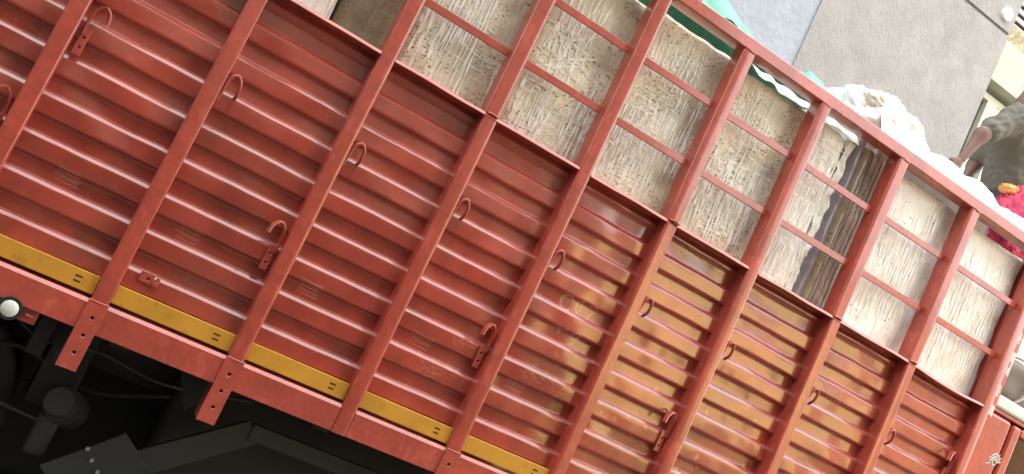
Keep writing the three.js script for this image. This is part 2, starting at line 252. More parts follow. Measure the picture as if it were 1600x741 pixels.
{ // building beyond the truck
  const b = thing('building', 'pale rough-plastered building with a blue-grey bay, standing behind the loaded truck', 'building');
  mesh('plaster_wall', merge([bb(5.54, 7.985, 0, 7.235, -9, -4), bb(5.54, 7.985, 7.275, 12.6, -9, -4), bb(5.54, 7.96, 7.235, 7.275, -9, -4.03)]), M.stucco, b);
  mesh('blue_wall', bb(-16, 5.54, 0, 12.6, -9, -4.02), M.bluePaint, b).userData.label = 'pale blue-grey painted bay of wall';
  const rec = mesh('recessed_wall', bb(7.985, 20, 0, 12.6, -9, -4.32), M.cream, b); rec.userData.label = 'cream-green wall set back beyond the plaster corner';
  mesh('lintel', bb(7.987, 11.5, 6.73, 7.22, -4.319, -4.03), M.greenGrey, b);
  mesh('band', bb(7.987, 11.5, 7.222, 7.44, -4.319, -4.06), M.olive, b);
  // window with dark panes and cream frame
  const w = mesh('window', merge([bb(8.06, 8.13, 4.6, 6.67, -4.319, -4.2), bb(8.13, 9.4, 6.6, 6.67, -4.319, -4.2), bb(8.27, 8.42, 4.6, 6.6, -4.319, -4.2), bb(8.58, 8.66, 4.6, 6.6, -4.319, -4.2), bb(8.42, 8.58, 6.15, 6.6, -4.319, -4.21), bb(8.66, 9.4, 4.6, 4.68, -4.319, -4.2), bb(9.32, 9.4, 4.68, 6.6, -4.319, -4.2)]), M.cream, b);
  for (const [a, c, y0, y1] of [[8.131, 8.269, 4.6, 6.599], [8.421, 8.579, 4.6, 6.149], [8.661, 9.319, 4.681, 6.599]]) mesh('pane', bb(a, c, y0, y1, -4.319, -4.27), M.darkGlass, w);
  const lv = mesh('louvre', bb(7.99, 9.6, 7.45, 8.6, -4.319, -4.2), M.groove, b);
  for (let k = 0; k < 11; k++) { const g = bb(8.0, 9.6, 0, 0.055, -0.01, 0.01); g.rotateX(-0.35); g.translate(0, 7.47 + k * 0.1, -4.15); mesh('slat', g, M.whitePaint, lv); }
  const disc = new THREE.CylinderGeometry(0.075, 0.08, 0.04, 28); disc.rotateX(Math.PI / 2); disc.translate(7.82, 7.43, -3.98); mesh('wall_light', disc, M.whitePaint, b).userData.label = 'small round white wall fitting';
}
{ // sunlit building across the yard, mirrored in the paint
  const b = thing('ochre_building', 'low sunlit ochre building across the yard from the truck', 'building');
  const wall = [], win = [[9.4, 10.3]];
  let x = 7.0; for (const [a, c] of win) { wall.push(bb(x, a, 0, 4.3, 8, 8.3), bb(a, c, 0, 1.2, 8, 8.3), bb(a, c, 2.5, 4.3, 8, 8.3)); x = c; } wall.push(bb(x, 12.2, 0, 4.3, 8, 8.3), bb(7.0, 7.3, 0, 4.3, 8.3, 14), bb(11.9, 12.2, 0, 4.3, 8.3, 14), bb(7.0, 12.2, 0, 4.3, 14, 14.3));
  mesh('wall', merge(wall), M.ochreWall, b);
  mesh('roof', bb(6.8, 12.3, 4.301, 4.5, 7.8, 14.5), M.greenGrey, b);
  for (const [a, c] of win) { const f = mesh('window', merge([bb(a, a + 0.06, 1.2, 2.5, 8.1, 8.16), bb(c - 0.06, c, 1.2, 2.5, 8.1, 8.16), bb(a + 0.06, c - 0.06, 1.2, 1.26, 8.1, 8.16), bb(a + 0.06, c - 0.06, 2.44, 2.5, 8.1, 8.16)]), M.whitePaint, b); mesh('pane', bb(a + 0.061, c - 0.061, 1.261, 2.439, 8.12, 8.13), M.darkGlass, f); }
}

{ // added unseen brown block: its reflection turns the far-right paint red-brown
  const b = thing('added_brown_block', 'added brown block out of view, mirrored in the front end of the truck paint', 'building');
  mesh('wall', merge([bb(12.4, 24, 0, 1.0, 8, 14), bb(12.4, 14.5, 1.0, 2.4, 8, 14), bb(15.7, 24, 1.0, 2.4, 8, 14), bb(14.5, 15.7, 1.0, 2.4, 8.2, 14), bb(12.4, 24, 2.4, 5.4, 8, 14)]), M.brownWall, b); mesh('roof', bb(12.35, 24.2, 5.401, 5.6, 7.8, 14.2), M.greenGrey, b);
  const f = mesh('window', merge([bb(14.5, 14.56, 1.0, 2.4, 8.1, 8.16), bb(15.64, 15.7, 1.0, 2.4, 8.1, 8.16), bb(14.56, 15.64, 2.34, 2.4, 8.1, 8.16)]), M.whitePaint, b); mesh('pane', bb(14.561, 15.639, 1.0, 2.339, 8.12, 8.13), M.darkGlass, f);
}
{ // added unseen dark wall behind the camera: keeps low sky off the truck side
  const b = thing('sky_blocker', 'added tall dark wall out of view that blocks low sky from the truck side', 'building');
  mesh('wall', bb(-22, 6.3, 0, 11, 7, 7.4), M.blockerWall, b);
  mesh('roof', bb(-22.3, 6.6, 11.001, 11.2, 6.7, 20), M.blockerWall, b);
  for (let k = 0; k < 27; k++) mesh('batten', bb(-21.5 + k, -21.42 + k, 0, 11, 6.94, 7), M.blockerWall, b);
  const d = mesh('roller_door', bb(-2.5, 2.5, 0, 4.2, 6.9, 6.999), M.blockerWall, b); for (let k = 0; k < 20; k++) mesh('slat', bb(-2.48, 2.48, 0.02 + k * 0.208, 0.2 + k * 0.208, 6.87, 6.899), M.blockerWall, d);
}

{ // added unseen block behind the tail: dims light on the left faces of posts
  const b = thing('added_rear_blocker', 'added grey block out of view that dims the light from behind the tail', 'building');
  mesh('wall', bb(-22, -15, 0, 6, -3.99, 5), M.darkWall, b);
  mesh('parapet', bb(-22.1, -14.9, 6.001, 6.3, -3.99, 5.1), M.greenGrey, b);
}

// ---------------------------------------------------------------- the truck
const truck = thing('truck', 'red goods truck with ribbed steel sides, open upper grid and yellow stripe', 'truck');
const PX = [-0.545, 0, 0.545, 1.103, 1.623, 2.143, 2.675, 3.212, 3.818, 4.419, 5.066]; // right edges of the posts; PX[1] is the first that shows whole
const PW = 0.068, YB = 1.15, YL = 2.537, YT = 3.471, YU = 3.534;
const through = new Set([0, 1, 2, 3, 5, 7, 10]);   // posts that run through the ledge

// ribbed side panels, one for each bay
const prof = [];
{
  const zr = -0.084, zc = -0.060, pitch = 0.1547, first = 1.314;
  const add = (y, z) => prof.push([y, z]);
  add(1.13, zr); add(1.2, zr);
  for (let k = 0; k < 8; k++) {
    const y = first + k * pitch;
    add(y - 0.098, zr); add(y - 0.090, zr); add(y - 0.0865, zr + 0.003); add(y - 0.0785, zc - 0.003); add(y - 0.074, zc); add(y - 0.066, zc);
    add(y - 0.035, zc); add(y - 0.018, zc); add(y - 0.0105, zc - 0.0005); add(y - 0.009, zc - 0.0014); add(y + 0.0025, zc - 0.0092); add(y + 0.0045, zc - 0.0115); add(y + 0.0085, zr + 0.002); add(y + 0.0105, zr + 0.0004); add(y + 0.014, zr); add(y + 0.034, zr);
  }
  add(2.46, zr); add(2.482, zr); add(2.487, zr + 0.012); add(2.506, zr + 0.012); add(2.512, zr); add(2.536, zr);
}
function panelGeo(x0, x1, seed) {
  const nx = 26, pos = [], uv = [], idx = [], n = prof.length;
  for (let i = 0; i <= nx; i++) for (let j = 0; j < n; j++) {
    const x = x0 + (x1 - x0) * i / nx, [y, z] = prof[j], e = Math.min(1, Math.min(i, nx - i) / 4);
    const dent = (noise3(x * 3.2, y * 4.5, seed) * 0.0042 + noise3(x * 7, y * 7, seed + 9) * 0.0006) * e * (seed < 2 ? 1.9 : 1);
    pos.push(x, y + noise3(x * 2, y * 2, seed + 4) * 0.002 + noise3(x * 8, y * 5, seed + 14) * 0.0009, z + dent); uv.push((x - SX0) / SW, (y - SY0) / SH);
    if (i && j) { const a = (i - 1) * n + j - 1, b = a + 1, c = i * n + j - 1, d = c + 1; idx.push(a, c, b, c, d, b); }
  }
  const g = new THREE.BufferGeometry(); g.setAttribute('position', new THREE.Float32BufferAttribute(pos, 3)); g.setAttribute('uv', new THREE.Float32BufferAttribute(uv, 2)); g.setIndex(idx); g.computeVertexNormals(); return g;
}
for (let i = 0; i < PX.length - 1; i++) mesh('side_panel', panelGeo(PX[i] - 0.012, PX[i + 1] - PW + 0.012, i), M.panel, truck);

// posts
const uvm = (g, sx = 1) => { const p = g.attributes.position, u = g.attributes.uv, o = rnd() * 3; for (let i = 0; i < p.count; i++) u.setXY(i, (p.getX(i) + p.getZ(i)) * sx + o, p.getY(i) * sx + o); return g; };
const crook = (g, seed) => { const p = g.attributes.position; for (let i = 0; i < p.count; i++) { const y = p.getY(i); p.setX(i, p.getX(i) + noise3(seed, y * 1.4, 0) * 0.0016); p.setZ(i, p.getZ(i) + noise3(seed, y * 1.4, 7) * 0.0014); } return g; };
function tallBox(x0, x1, y0, y1, z0, z1, r) { // rounded profile extruded upwards with steps along its height
  const w = x1 - x0, d = z1 - z0, s = new THREE.Shape(), hw = w / 2, hd = d / 2;
  const e = r * 1.35, L = (x, y) => s.lineTo(x, y), C = (cx, cy, a0) => { for (let k = 0; k <= 4; k++) { const q = a0 + k / 4 * Math.PI / 2; L(cx + Math.cos(q) * r, cy + Math.sin(q) * r); } };
  s.moveTo(-hw + e, -hd); L(hw - e, -hd); C(hw - r, -hd + r, -Math.PI / 2); L(hw, -hd + e); L(hw, hd - e); C(hw - r, hd - r, 0); L(hw - e, hd); L(-hw + e, hd); C(-hw + r, hd - r, Math.PI / 2); L(-hw, hd - e); L(-hw, -hd + e); C(-hw + r, -hd + r, Math.PI); L(-hw + e, -hd);
  const g = new THREE.ExtrudeGeometry(s, { depth: y1 - y0, steps: 14, bevelEnabled: false, curveSegments: 4 });
  g.rotateX(-Math.PI / 2); g.translate((x0 + x1) / 2, y0, (z0 + z1) / 2); return toCreasedNormals(g, 0.6);
}
for (let i = 0; i < PX.length; i++) {
  const xr = PX[i], xl = xr - PW, foot = [2, 3, 5, 7, 9].includes(i), y0 = foot ? YB + 0.002 : YB - 0.119;
  const parts = [];
  if (through.has(i)) parts.push(tallBox(xl, xr, y0, YT - 0.001, -0.1, 0, 0.0105));
  else parts.push(tallBox(xl, xr, y0, YL - 0.012, -0.1, 0, 0.0105), tallBox(xl - 0.004, xr + 0.002, YL + 0.004, YT - 0.001, -0.1, -0.002, 0.012));
  const post = mesh('post', uvm(crook(merge(parts), i * 3.3)), M.frame, truck);
  if (i > 1) { const w = rnd() * 0.02; mesh('weld_bead', tube([V(xl + 0.018 + w, YT + 0.001, 0.0005), V(xl + 0.045, YT - 0.001, 0.002), V(xr + 0.001, YT + 0.0005, 0.0005)], 0.0036, 8, 6), M.frame, post); }
  if (!through.has(i)) mesh('weld_bead', tube([V(xl + 0.008, YL + 0.006, 0.0005), V(xl + 0.03, YL + 0.0075 + rnd() * 0.003, 0.0015), V(xr - 0.006, YL + 0.006, 0.0005)], 0.0045, 8, 6), M.frame, post);
  if (i === 6) { const b = blob(0.02, 0.012, 0.01, { amp: 0.4, freq: 2.6, seed: 3, detail: 10, fold: 0.5 }); b.translate(xr - 0.02, YL + 0.006, 0.004); mesh('weld_lump', b, M.frame, post); }
  if (foot) { // bolted foot bracket below the weld
    const fy0 = 0.881, fx0 = xl - 0.003, fx1 = xr + 0.003;
    const holes = [1.088, 1.016, 0.946].map((y) => [(fx0 + fx1) / 2 + 0.002, y]);
    const g = merge([holedPlate(fx0, fx1, fy0, YB, -0.004, 0.007, holes, 0.0085), box(fx0 - 0.001, fx0 + 0.007, fy0, YB - 0.002, -0.085, -0.005, 0.002), box(fx1 - 0.007, fx1 + 0.001, fy0, YB - 0.002, -0.085, -0.005, 0.002), box(fx0, fx1, fy0, YB - 0.004, -0.1, -0.086, 0.002)]);
    const fb = mesh('foot_bracket', uvm(g), M.frame, post);
    mesh('weld_bead', tube([V(fx0, YB + 0.001, 0.001), V((fx0 + fx1) / 2, YB - 0.001, 0.003), V(fx1, YB + 0.001, 0.001)], 0.0042, 10, 6), M.frame, post); void fb;
  }
}
// corner flange with the paint scraped off
mesh('corner_flange', uvm(box(5.067, 5.112, 2.5, 3.53, -0.03, -0.018, 0.003), 3), M.scraped, truck).userData.label = 'corner flange with scraped pale paint';

// bar along x whose upper front edge is sloped (dy tall, dz deep)
function lipBar(x0, x1, y0, y1, z0, z1, dy, dz, steps = 6) {
  const ring = [[y0, z0], [y0, z1 - 0.002], [y0 + 0.002, z1], [y1 - dy, z1], [y1 - 0.001, z1 - dz], [y1, z1 - dz - 0.0015], [y1, z0]], pos = [], idx = [], n = ring.length;
  for (let i = 0; i <= steps; i++) for (const [y, z] of ring) pos.push(x0 + (x1 - x0) * i / steps, y, z);
  for (let i = 0; i < steps; i++) for (let k = 0; k < n; k++) { const l = (k + 1) % n, a = i * n + k, b = i * n + l; idx.push(a, a + n, b, b, a + n, b + n); }
  for (let k = 1; k < n - 1; k++) idx.push(0, k, k + 1, steps * n, steps * n + k + 1, steps * n + k);
  const g = new THREE.BufferGeometry(); g.setAttribute('position', new THREE.Float32BufferAttribute(pos, 3)); g.setAttribute('uv', new THREE.Float32BufferAttribute(new Float32Array(pos.length / 3 * 2), 2)); g.setIndex(idx); g.computeVertexNormals(); return toCreasedNormals(g, 0.15);
}
// ledge along the top of the ribbed sides
{
  const segs = []; let a = PX[0];
  for (let i = 1; i < PX.length; i++) if (through.has(i)) { segs.push([a, PX[i] - PW]); a = PX[i]; }
  for (const [x0, x1] of segs) {
    const g = lipBar(x0, x1, YL - 0.0115, YL + 0.0055, -0.1, 0.002, 0.0135, 0.0081, 30);
    const p = g.attributes.position; for (let k = 0; k < p.count; k++) { const x = p.getX(k), sag = x > 4.45 && x < 4.98 ? -0.012 * Math.sin((x - 4.45) / 0.53 * Math.PI) : 0; p.setY(k, p.getY(k) + noise3(x * 3, 0, 2) * 0.002 + sag); p.setZ(k, p.getZ(k) + noise3(x * 2.2, 4, 2) * 0.0015); }
    mesh('ledge', uvm(g), M.frame, truck);
  }
}
// bars of the upper grid
for (let i = 1; i < PX.length - 1; i++) for (const y of [2.836, 3.155]) {
  const x0 = PX[i] + 0.0025, x1 = PX[i + 1] - PW - 0.0045, t = (rnd() - 0.5) * 0.006;
  const g = box(x0, x1, y - 0.018, y + 0.018, -0.062, -0.05, 0.003); const p = g.attributes.position; for (let k = 0; k < p.count; k++) p.setY(k, p.getY(k) + t * ((p.getX(k) - x0) / (x1 - x0) - 0.5) * 2);
  mesh('grid_bar', uvm(g), M.frame, truck);
}
// top rail, lower beam, yellow stripe
mesh('top_rail', uvm(merge([box(-0.6, 2.16, YT, YU, -0.095, 0, 0.007), box(2.161, 5.07, YT, YU, -0.095, 0, 0.007)])), M.frame, truck);
for (let i = 0; i < PX.length - 1; i++) {
  const x0 = PX[i] + 0.001, x1 = PX[i + 1] - PW - 0.001;
  mesh('lower_beam', uvm(lipBar(i ? x0 : -0.6, x1, 1.031, YB, -0.09, -0.003, 0.014, 0.0108)), M.frame, truck);
  const st = mesh('yellow_stripe', uvm(box(x0, x1, YB + 0.013, 1.236, -0.06, -0.026, 0.003)), M.yellow, truck);
  if (i < 9) for (const dy of [-0.009, 0.011]) mesh('slot', box(x1 - 0.085, x1 - 0.058, 1.199 + dy - 0.003, 1.199 + dy + 0.003, -0.027, -0.0245, 0.001, 1), M.slot, st);
}
// small weld gussets where posts meet panel bottom, lug in one bay
mesh('lug', uvm(merge([holedPlate(0.60, 0.652, 1.283, 1.322, -0.058, 0.008, [[0.632, 1.3]], 0.008), box(0.652, 0.676, 1.28, 1.3, -0.056, -0.044, 0.003), box(0.66, 0.676, 1.302, 1.318, -0.056, -0.046, 0.003)])), M.frame, truck);

// rope hooks right of each post
for (let i = 2; i < PX.length - 1; i++) {
  const x = PX[i], s = (rnd() - 0.5) * 0.008;
  mesh('rope_hook', tube([V(x + 0.004, 2.045, -0.04), V(x + 0.006, 2.1, -0.022), V(x + 0.014, 2.148 + s, -0.012), V(x + 0.036, 2.163 + s, -0.01), V(x + 0.056, 2.14, -0.018), V(x + 0.064, 2.1, -0.036), V(x + 0.063, 2.078, -0.062)], 0.0075, 30, 10), M.frame, truck);
}
// flat latch hooks with a two-hole plate
function latch(x, y, dir) {
  const h = mesh('latch_hook', strip([V(x + 0.012 * dir, y - 0.075, -0.046), V(x + 0.012 * dir, y - 0.02, -0.04), V(x + 0.004 * dir, y + 0.03, -0.032), V(x - 0.02 * dir, y + 0.052, -0.022), V(x - 0.045 * dir, y + 0.03, -0.014), V(x - 0.053 * dir, y - 0.01, -0.012)], V(0.35, 0, 1), 0.022, 0.008), M.frame, truck);
  mesh('plate', uvm(holedPlate(x - 0.014, x + 0.014, y - 0.155, y - 0.05, -0.055, 0.007, [[x, y - 0.085], [x, y - 0.125]], 0.0075)), M.frame, h);
}
for (const i of [3, 5, 7, 9]) latch(PX[i] - PW - 0.028, 1.675, 1);
latch(-0.068 - 0.028, 1.68, 1); latch(0.03, 2.105, -1); latch(PX[10] - PW - 0.03, 2.17, 1);

// round marker lamp on a small bracket
{
  const L = new THREE.CylinderGeometry(0.043, 0.047, 0.04, 32); L.rotateX(Math.PI / 2); L.translate(0.245, 1.008, -0.01);
  const lamp = mesh('marker_lamp', L, M.rubber, truck); lamp.userData.label = 'round white marker lamp in a black ring';
  const d = new THREE.SphereGeometry(0.036, 28, 12, 0, Math.PI * 2, 0, 0.9); d.rotateX(Math.PI / 2); d.scale(1.2, 1.2, 0.8); d.translate(0.245, 1.008, -0.01); mesh('lens', d, M.lens, lamp);
  mesh('bracket', uvm(merge([box(0.2, 0.345, 0.975, 1.034, -0.05, -0.035, 0.003), box(0.3, 0.33, 1.0, 1.012, -0.035, -0.012, 0.003)])), M.frame, lamp);
}

// bed, far side, headboard: they close the body
mesh('bed_floor', box(-0.6, 5.06, 1.08, 1.16, -2.3, -0.1, 0.004), M.frame, truck);
mesh('far_side', box(-0.6, 5.06, 1.17, 3.5, -2.36, -2.305, 0.004), M.frame, truck);
{ const tg = mesh('tailgate', box(-0.66, -0.615, 1.17, 3.46, -2.3, -0.02, 0.006), M.frame, truck); for (const y of [1.3, 1.85, 2.5, 3.3]) mesh('rib', box(-0.69, -0.661, y - 0.03, y + 0.03, -2.28, -0.04, 0.006), M.frame, tg); }
mesh('headboard', box(5.03, 5.06, 1.17, 3.46, -2.3, -0.105, 0.004), M.frame, truck);

// underside: chassis rail, cross members, guard, added black fill, wheels
{
  const ch = mesh('chassis_rail', box(-0.9, 7, 0.78, 1.0, -0.85, -0.77, 0.006), M.black, truck); void ch;
  mesh('chassis_rail', box(-0.9, 7, 0.78, 1.0, -1.63, -1.55, 0.006), M.black, truck);
  for (const x of [-0.3, 0.62, 1.5, 2.4, 3.3, 4.2]) mesh('cross_member', box(x, x + 0.08, 1.0, 1.078, -2.25, -0.1, 0.004), M.black, truck);
  mesh('outrigger', merge([box(0.36, 0.42, 0.86, 1.03, -0.7, -0.12, 0.004)]), M.black, truck);
  const tri = new THREE.Shape([new THREE.Vector2(0.37, 1.03), new THREE.Vector2(0.56, 1.03), new THREE.Vector2(0.47, 0.86)]); const tg = new THREE.ExtrudeGeometry(tri, { depth: 0.02, bevelEnabled: true, bevelSize: 0.003, bevelThickness: 0.003, bevelSegments: 1 }); tg.translate(0, 0, -0.2); mesh('gusset', tg, M.black, truck);
  const tr2 = tg.clone(); tr2.translate(0.54, 0, 0); mesh('gusset', tr2, M.black, truck);
  // side guard: level bar and its sloping stay
  const bar = (a, b, h, d) => { const L = a.distanceTo(b), g = box(0, L, -h / 2, h / 2, -d / 2, d / 2, 0.006); const q = new THREE.Quaternion().setFromUnitVectors(V(1, 0, 0), b.clone().sub(a).normalize()); g.applyQuaternion(q); g.translate(a.x, a.y, a.z); return g; };
  const sg = mesh('side_guard', merge([bar(V(1.36, 0.845, -0.36), V(4.6, 0.845, -0.36), 0.075, 0.03), box(1.335, 1.385, 0.805, 0.885, -0.385, -0.34, 0.01), bar(V(1.35, 0.845, -0.362), V(0.55, 0.235, -0.362), 0.115, 0.03)]), M.steel, truck);
  const pl = mesh('gusset_plate', (() => { const s = new THREE.Shape([new THREE.Vector2(0.62, 0.42), new THREE.Vector2(0.86, 0.655), new THREE.Vector2(1.0, 0.56), new THREE.Vector2(0.78, 0.3)]); const g = new THREE.ExtrudeGeometry(s, { depth: 0.014, bevelEnabled: true, bevelSize: 0.003, bevelThickness: 0.003, bevelSegments: 1 }); g.translate(0, 0, -0.34); return g; })(), M.steel, sg);
  void pl;
  for (const [x, y] of [[0.752, 0.552], [0.787, 0.514], [0.829, 0.477]]) { const g = new THREE.CylinderGeometry(0.009, 0.009, 0.016, 6); g.rotateX(Math.PI / 2); g.translate(x, y, -0.315); mesh('bolt', g, M.bolt, sg); }
  // air spring / buffer can
  const can = [new THREE.CylinderGeometry(0.056, 0.06, 0.06, 32), new THREE.CylinderGeometry(0.07, 0.066, 0.03, 32), new THREE.CylinderGeometry(0.05, 0.05, 0.05, 32), new THREE.CylinderGeometry(0.078, 0.085, 0.13, 32)];
  [0, -0.05, -0.085, -0.17].forEach((o, k) => can[k].translate(0, o, 0));
  const cg = merge(can); cg.rotateX(Math.PI / 2); cg.rotateY(-0.25); cg.rotateX(-0.3); cg.translate(0.575, 0.68, -0.34); mesh('buffer_can', cg, M.steel, truck);
  mesh('shackle', merge([box(0.53, 0.62, 0.42, 0.6, -0.5, -0.42, 0.02), tube([V(0.1, 0.63, -0.45), V(0.3, 0.585, -0.43), V(0.55, 0.56, -0.44)], 0.009)]), M.steel, truck);
  mesh('outrigger', box(0.45, 0.62, 0.6, 1.0, -0.76, -0.5, 0.01), M.black, truck);
  mesh('air_hose', tube([V(-0.3, 0.86, -0.6), V(0.1, 0.74, -0.52), V(0.35, 0.8, -0.5), V(0.66, 0.72, -0.55), V(1.0, 0.82, -0.58)], 0.011, 50, 8), M.rubber, truck);
  mesh('air_hose', tube([V(0.2, 0.98, -0.3), V(0.4, 0.9, -0.28), V(0.6, 0.93, -0.3), V(0.9, 0.9, -0.34), V(1.3, 0.96, -0.4)], 0.008, 50, 8), M.steel, truck);
  mesh('leaf_spring', merge([0, 1, 2, 3, 4].map((k) => tube([V(-0.75 + k * 0.1, 0.66 - k * 0.014, -0.8), V(-0.05, 0.56 - k * 0.014, -0.8), V(0.62 - k * 0.1, 0.64 - k * 0.014, -0.8)], 0.007, 20, 6))), M.steel, truck);
  // added black boxes stand in for deep shade and hide the lit ground
  mesh('shade_fill_panel', box(1.0, 3.9, 0.3, 0.99, -0.76, -0.6, 0.05), M.black, truck);
  mesh('shade_fill_box', box(0.2, 1.75, 0.1, 0.97, -1.5, -1.07, 0.06, 3), M.black, truck); mesh('shade_fill_panel', box(-0.9, 0.2, 0.1, 0.97, -1.56, -1.5, 0.02), M.black, truck);
  const tyre = (x, z) => {
    const pts = []; const P = [[0.27, -0.11], [0.34, -0.125], [0.43, -0.128], [0.468, -0.112], [0.476, -0.08], [0.476, 0.08], [0.468, 0.112], [0.43, 0.128], [0.34, 0.125], [0.27, 0.11]]; for (const [r, y] of P) pts.push(new THREE.Vector2(r, y));
    const g = new THREE.LatheGeometry(pts, 56); g.rotateX(Math.PI / 2); g.translate(x, 0.476, z); const w = mesh('wheel', g, M.rubber, truck);
    const rim = new THREE.LatheGeometry([new THREE.Vector2(0.02, 0.02), new THREE.Vector2(0.1, 0.03), new THREE.Vector2(0.12, -0.01), new THREE.Vector2(0.22, -0.03), new THREE.Vector2(0.25, 0.09), new THREE.Vector2(0.275, 0.115)], 40); rim.rotateX(Math.PI / 2); rim.translate(x, 0.476, z); mesh('rim', rim, M.steel, w);
  };
  tyre(-0.05, -0.62); tyre(-0.05, -0.9); tyre(-0.05, -1.85); tyre(5.9, -0.42); tyre(5.9, -1.9);
}
// cab
{
  const c = mesh('cab', merge([box(5.13, 5.405, 0.75, 2.56, -2.2, -0.1, 0.03, 3), box(5.412, 6.7, 0.75, 2.0, -2.2, -0.095, 0.03, 3), box(6.55, 6.7, 2.0, 2.56, -2.2, -0.1, 0.03, 3), box(5.14, 6.75, 2.561, 2.585, -2.2, -0.1, 0.006)]), M.frame, truck); uvm(c.geometry); c.userData.label = 'red cab behind the front corner post';
  mesh('roof', box(5.14, 6.8, 2.586, 2.665, -2.22, -0.085, 0.02, 3), M.whitePaint, c).userData.label = 'white painted cab roof edge';
  const d = mesh('door_frame', uvm(merge([box(5.413, 5.49, 2.0, 2.55, -0.16, -0.094, 0.02, 3), box(5.49, 6.5, 2.495, 2.55, -0.15, -0.097, 0.015, 3)])), M.frame, c); void d;
  mesh('window', bb(5.485, 6.5, 2.0, 2.5, -0.128, -0.124), M.glass, c);
  mesh('seat', box(5.5, 6.0, 1.5, 2.35, -1.6, -0.5, 0.06, 3), M.seat, c);
  // white painted emblem: rings and petals
  const em = []; const ring = (r, a0, a1, x = 5.4, y = 2.275) => { const p = []; for (let k = 0; k <= 16; k++) { const a = a0 + (a1 - a0) * k / 16; p.push(V(x - 0.02 + Math.cos(a) * r * 0.9, y + Math.sin(a) * r, -0.096)); } em.push(tube(p, 0.0035, 24, 5)); };
  ring(0.05, 0.2, 3.4); ring(0.034, 0.1, 3.9); ring(0.018, 0, 6.2); for (let k = 0; k < 7; k++) { const a = 0.3 + k * 0.42; em.push(tube([V(5.38 + Math.cos(a) * 0.02, 2.275 + Math.sin(a) * 0.02, -0.096), V(5.38 + Math.cos(a + 0.15) * 0.04, 2.275 + Math.sin(a + 0.15) * 0.04, -0.096), V(5.38 + Math.cos(a) * 0.062, 2.275 + Math.sin(a) * 0.062, -0.096)], 0.003, 10, 5)); } em.push(tube([V(5.32, 2.25, -0.096), V(5.345, 2.26, -0.096)], 0.004, 6, 5));
  const eg = merge(em); { const p = eg.attributes.position; for (let k = 0; k < p.count; k++) { const x = p.getX(k); p.setX(k, x - 0.01); p.setY(k, p.getY(k) + 0.015); p.setZ(k, -0.0985 + (p.getZ(k) + 0.096) * 0.4); } }
  mesh('painted_emblem', eg, M.whitePaint, c).userData.label = 'white hand-painted flower emblem';
}

// rolled tarpaulin lying on the cab roof
{
  const t = thing('rolled_tarpaulin', 'grey rolled tarpaulin tied with rope on the cab roof', 'tarpaulin'); t.position.set(5.2, 2.666, -0.45);
  const g = new THREE.CylinderGeometry(0.14, 0.14, 1.4, 40, 60); g.rotateZ(Math.PI / 2); const p = g.attributes.position; for (let i = 0; i < p.count; i++) { const x = p.getX(i), y = p.getY(i), z = p.getZ(i), a = Math.atan2(y, z), k = 1 + 0.07 * Math.sin(a * 5 + x * 1.5) + 0.05 * noise3(x * 4, y * 9, z * 9); p.setXYZ(i, x, y * k, z * k * 1.25); } g.computeVertexNormals(); g.translate(0.72, 0.155, 0.1); mesh('roll', g, M.canvas, t);
  for (const x of [0.3, 0.9]) { const c = new THREE.TorusGeometry(0.165, 0.008, 8, 40); c.rotateY(Math.PI / 2); c.scale(1, 0.95, 1.22); c.translate(x, 0.158, 0.1); mesh('rope', c, M.paleBoard, t); }
}

// ---------------------------------------------------------------- load
const Q = 'wrapped bales standing in the truck';
function strandSet(w, h, dz, list, seed) { // narrow ribbons of film lying on the front of a bale
  const gs = [], r = rng(seed);
  for (const [kind, a0, a1, n0, b0, b1, wob] of list) for (let k = 0, n = Math.round(n0 * 2.1); k < n; k++) {
    const t = a0 + (a1 - a0) * (n > 1 ? k / (n - 1) : 0.5) + (r() - 0.5) * 0.02, pos = [], idx = [], S = 14, wd = 0.0022 + r() * 0.0032, sl = (r() - 0.5) * (wob || 0.05), c0 = b0 + r() * 0.3 * (b1 - b0), c1 = b1 - r() * 0.45 * (b1 - b0);
    for (let i = 0; i <= S; i++) { const s = c0 + (c1 - c0) * i / S, q = t + sl * (i / S - 0.5) + noise3(s * 6, k, seed) * 0.003, ww = wd * (0.7 + 0.5 * Math.sin(i * 1.7 + k)), x = kind === 'v' ? q : s, y = kind === 'v' ? s : q; const z = dz(x, y) + 0.0025; if (kind === 'v') pos.push(x - ww, y, z, x + ww, y, z + 0.0012); else pos.push(x, y - ww, z, x, y + ww, z + 0.0012); if (i) { const o = (i - 1) * 2; if (kind === 'v') idx.push(o, o + 1, o + 2, o + 1, o + 3, o + 2); else idx.push(o, o + 2, o + 1, o + 1, o + 2, o + 3); } }
    const g = new THREE.BufferGeometry(); g.setAttribute('position', new THREE.Float32BufferAttribute(pos, 3)); g.setIndex(idx); g.computeVertexNormals(); g.setAttribute('uv', new THREE.Float32BufferAttribute(new Float32Array(pos.length / 3 * 2), 2)); gs.push(g.toNonIndexed());
  }
  return mergeGeometries(gs);
}
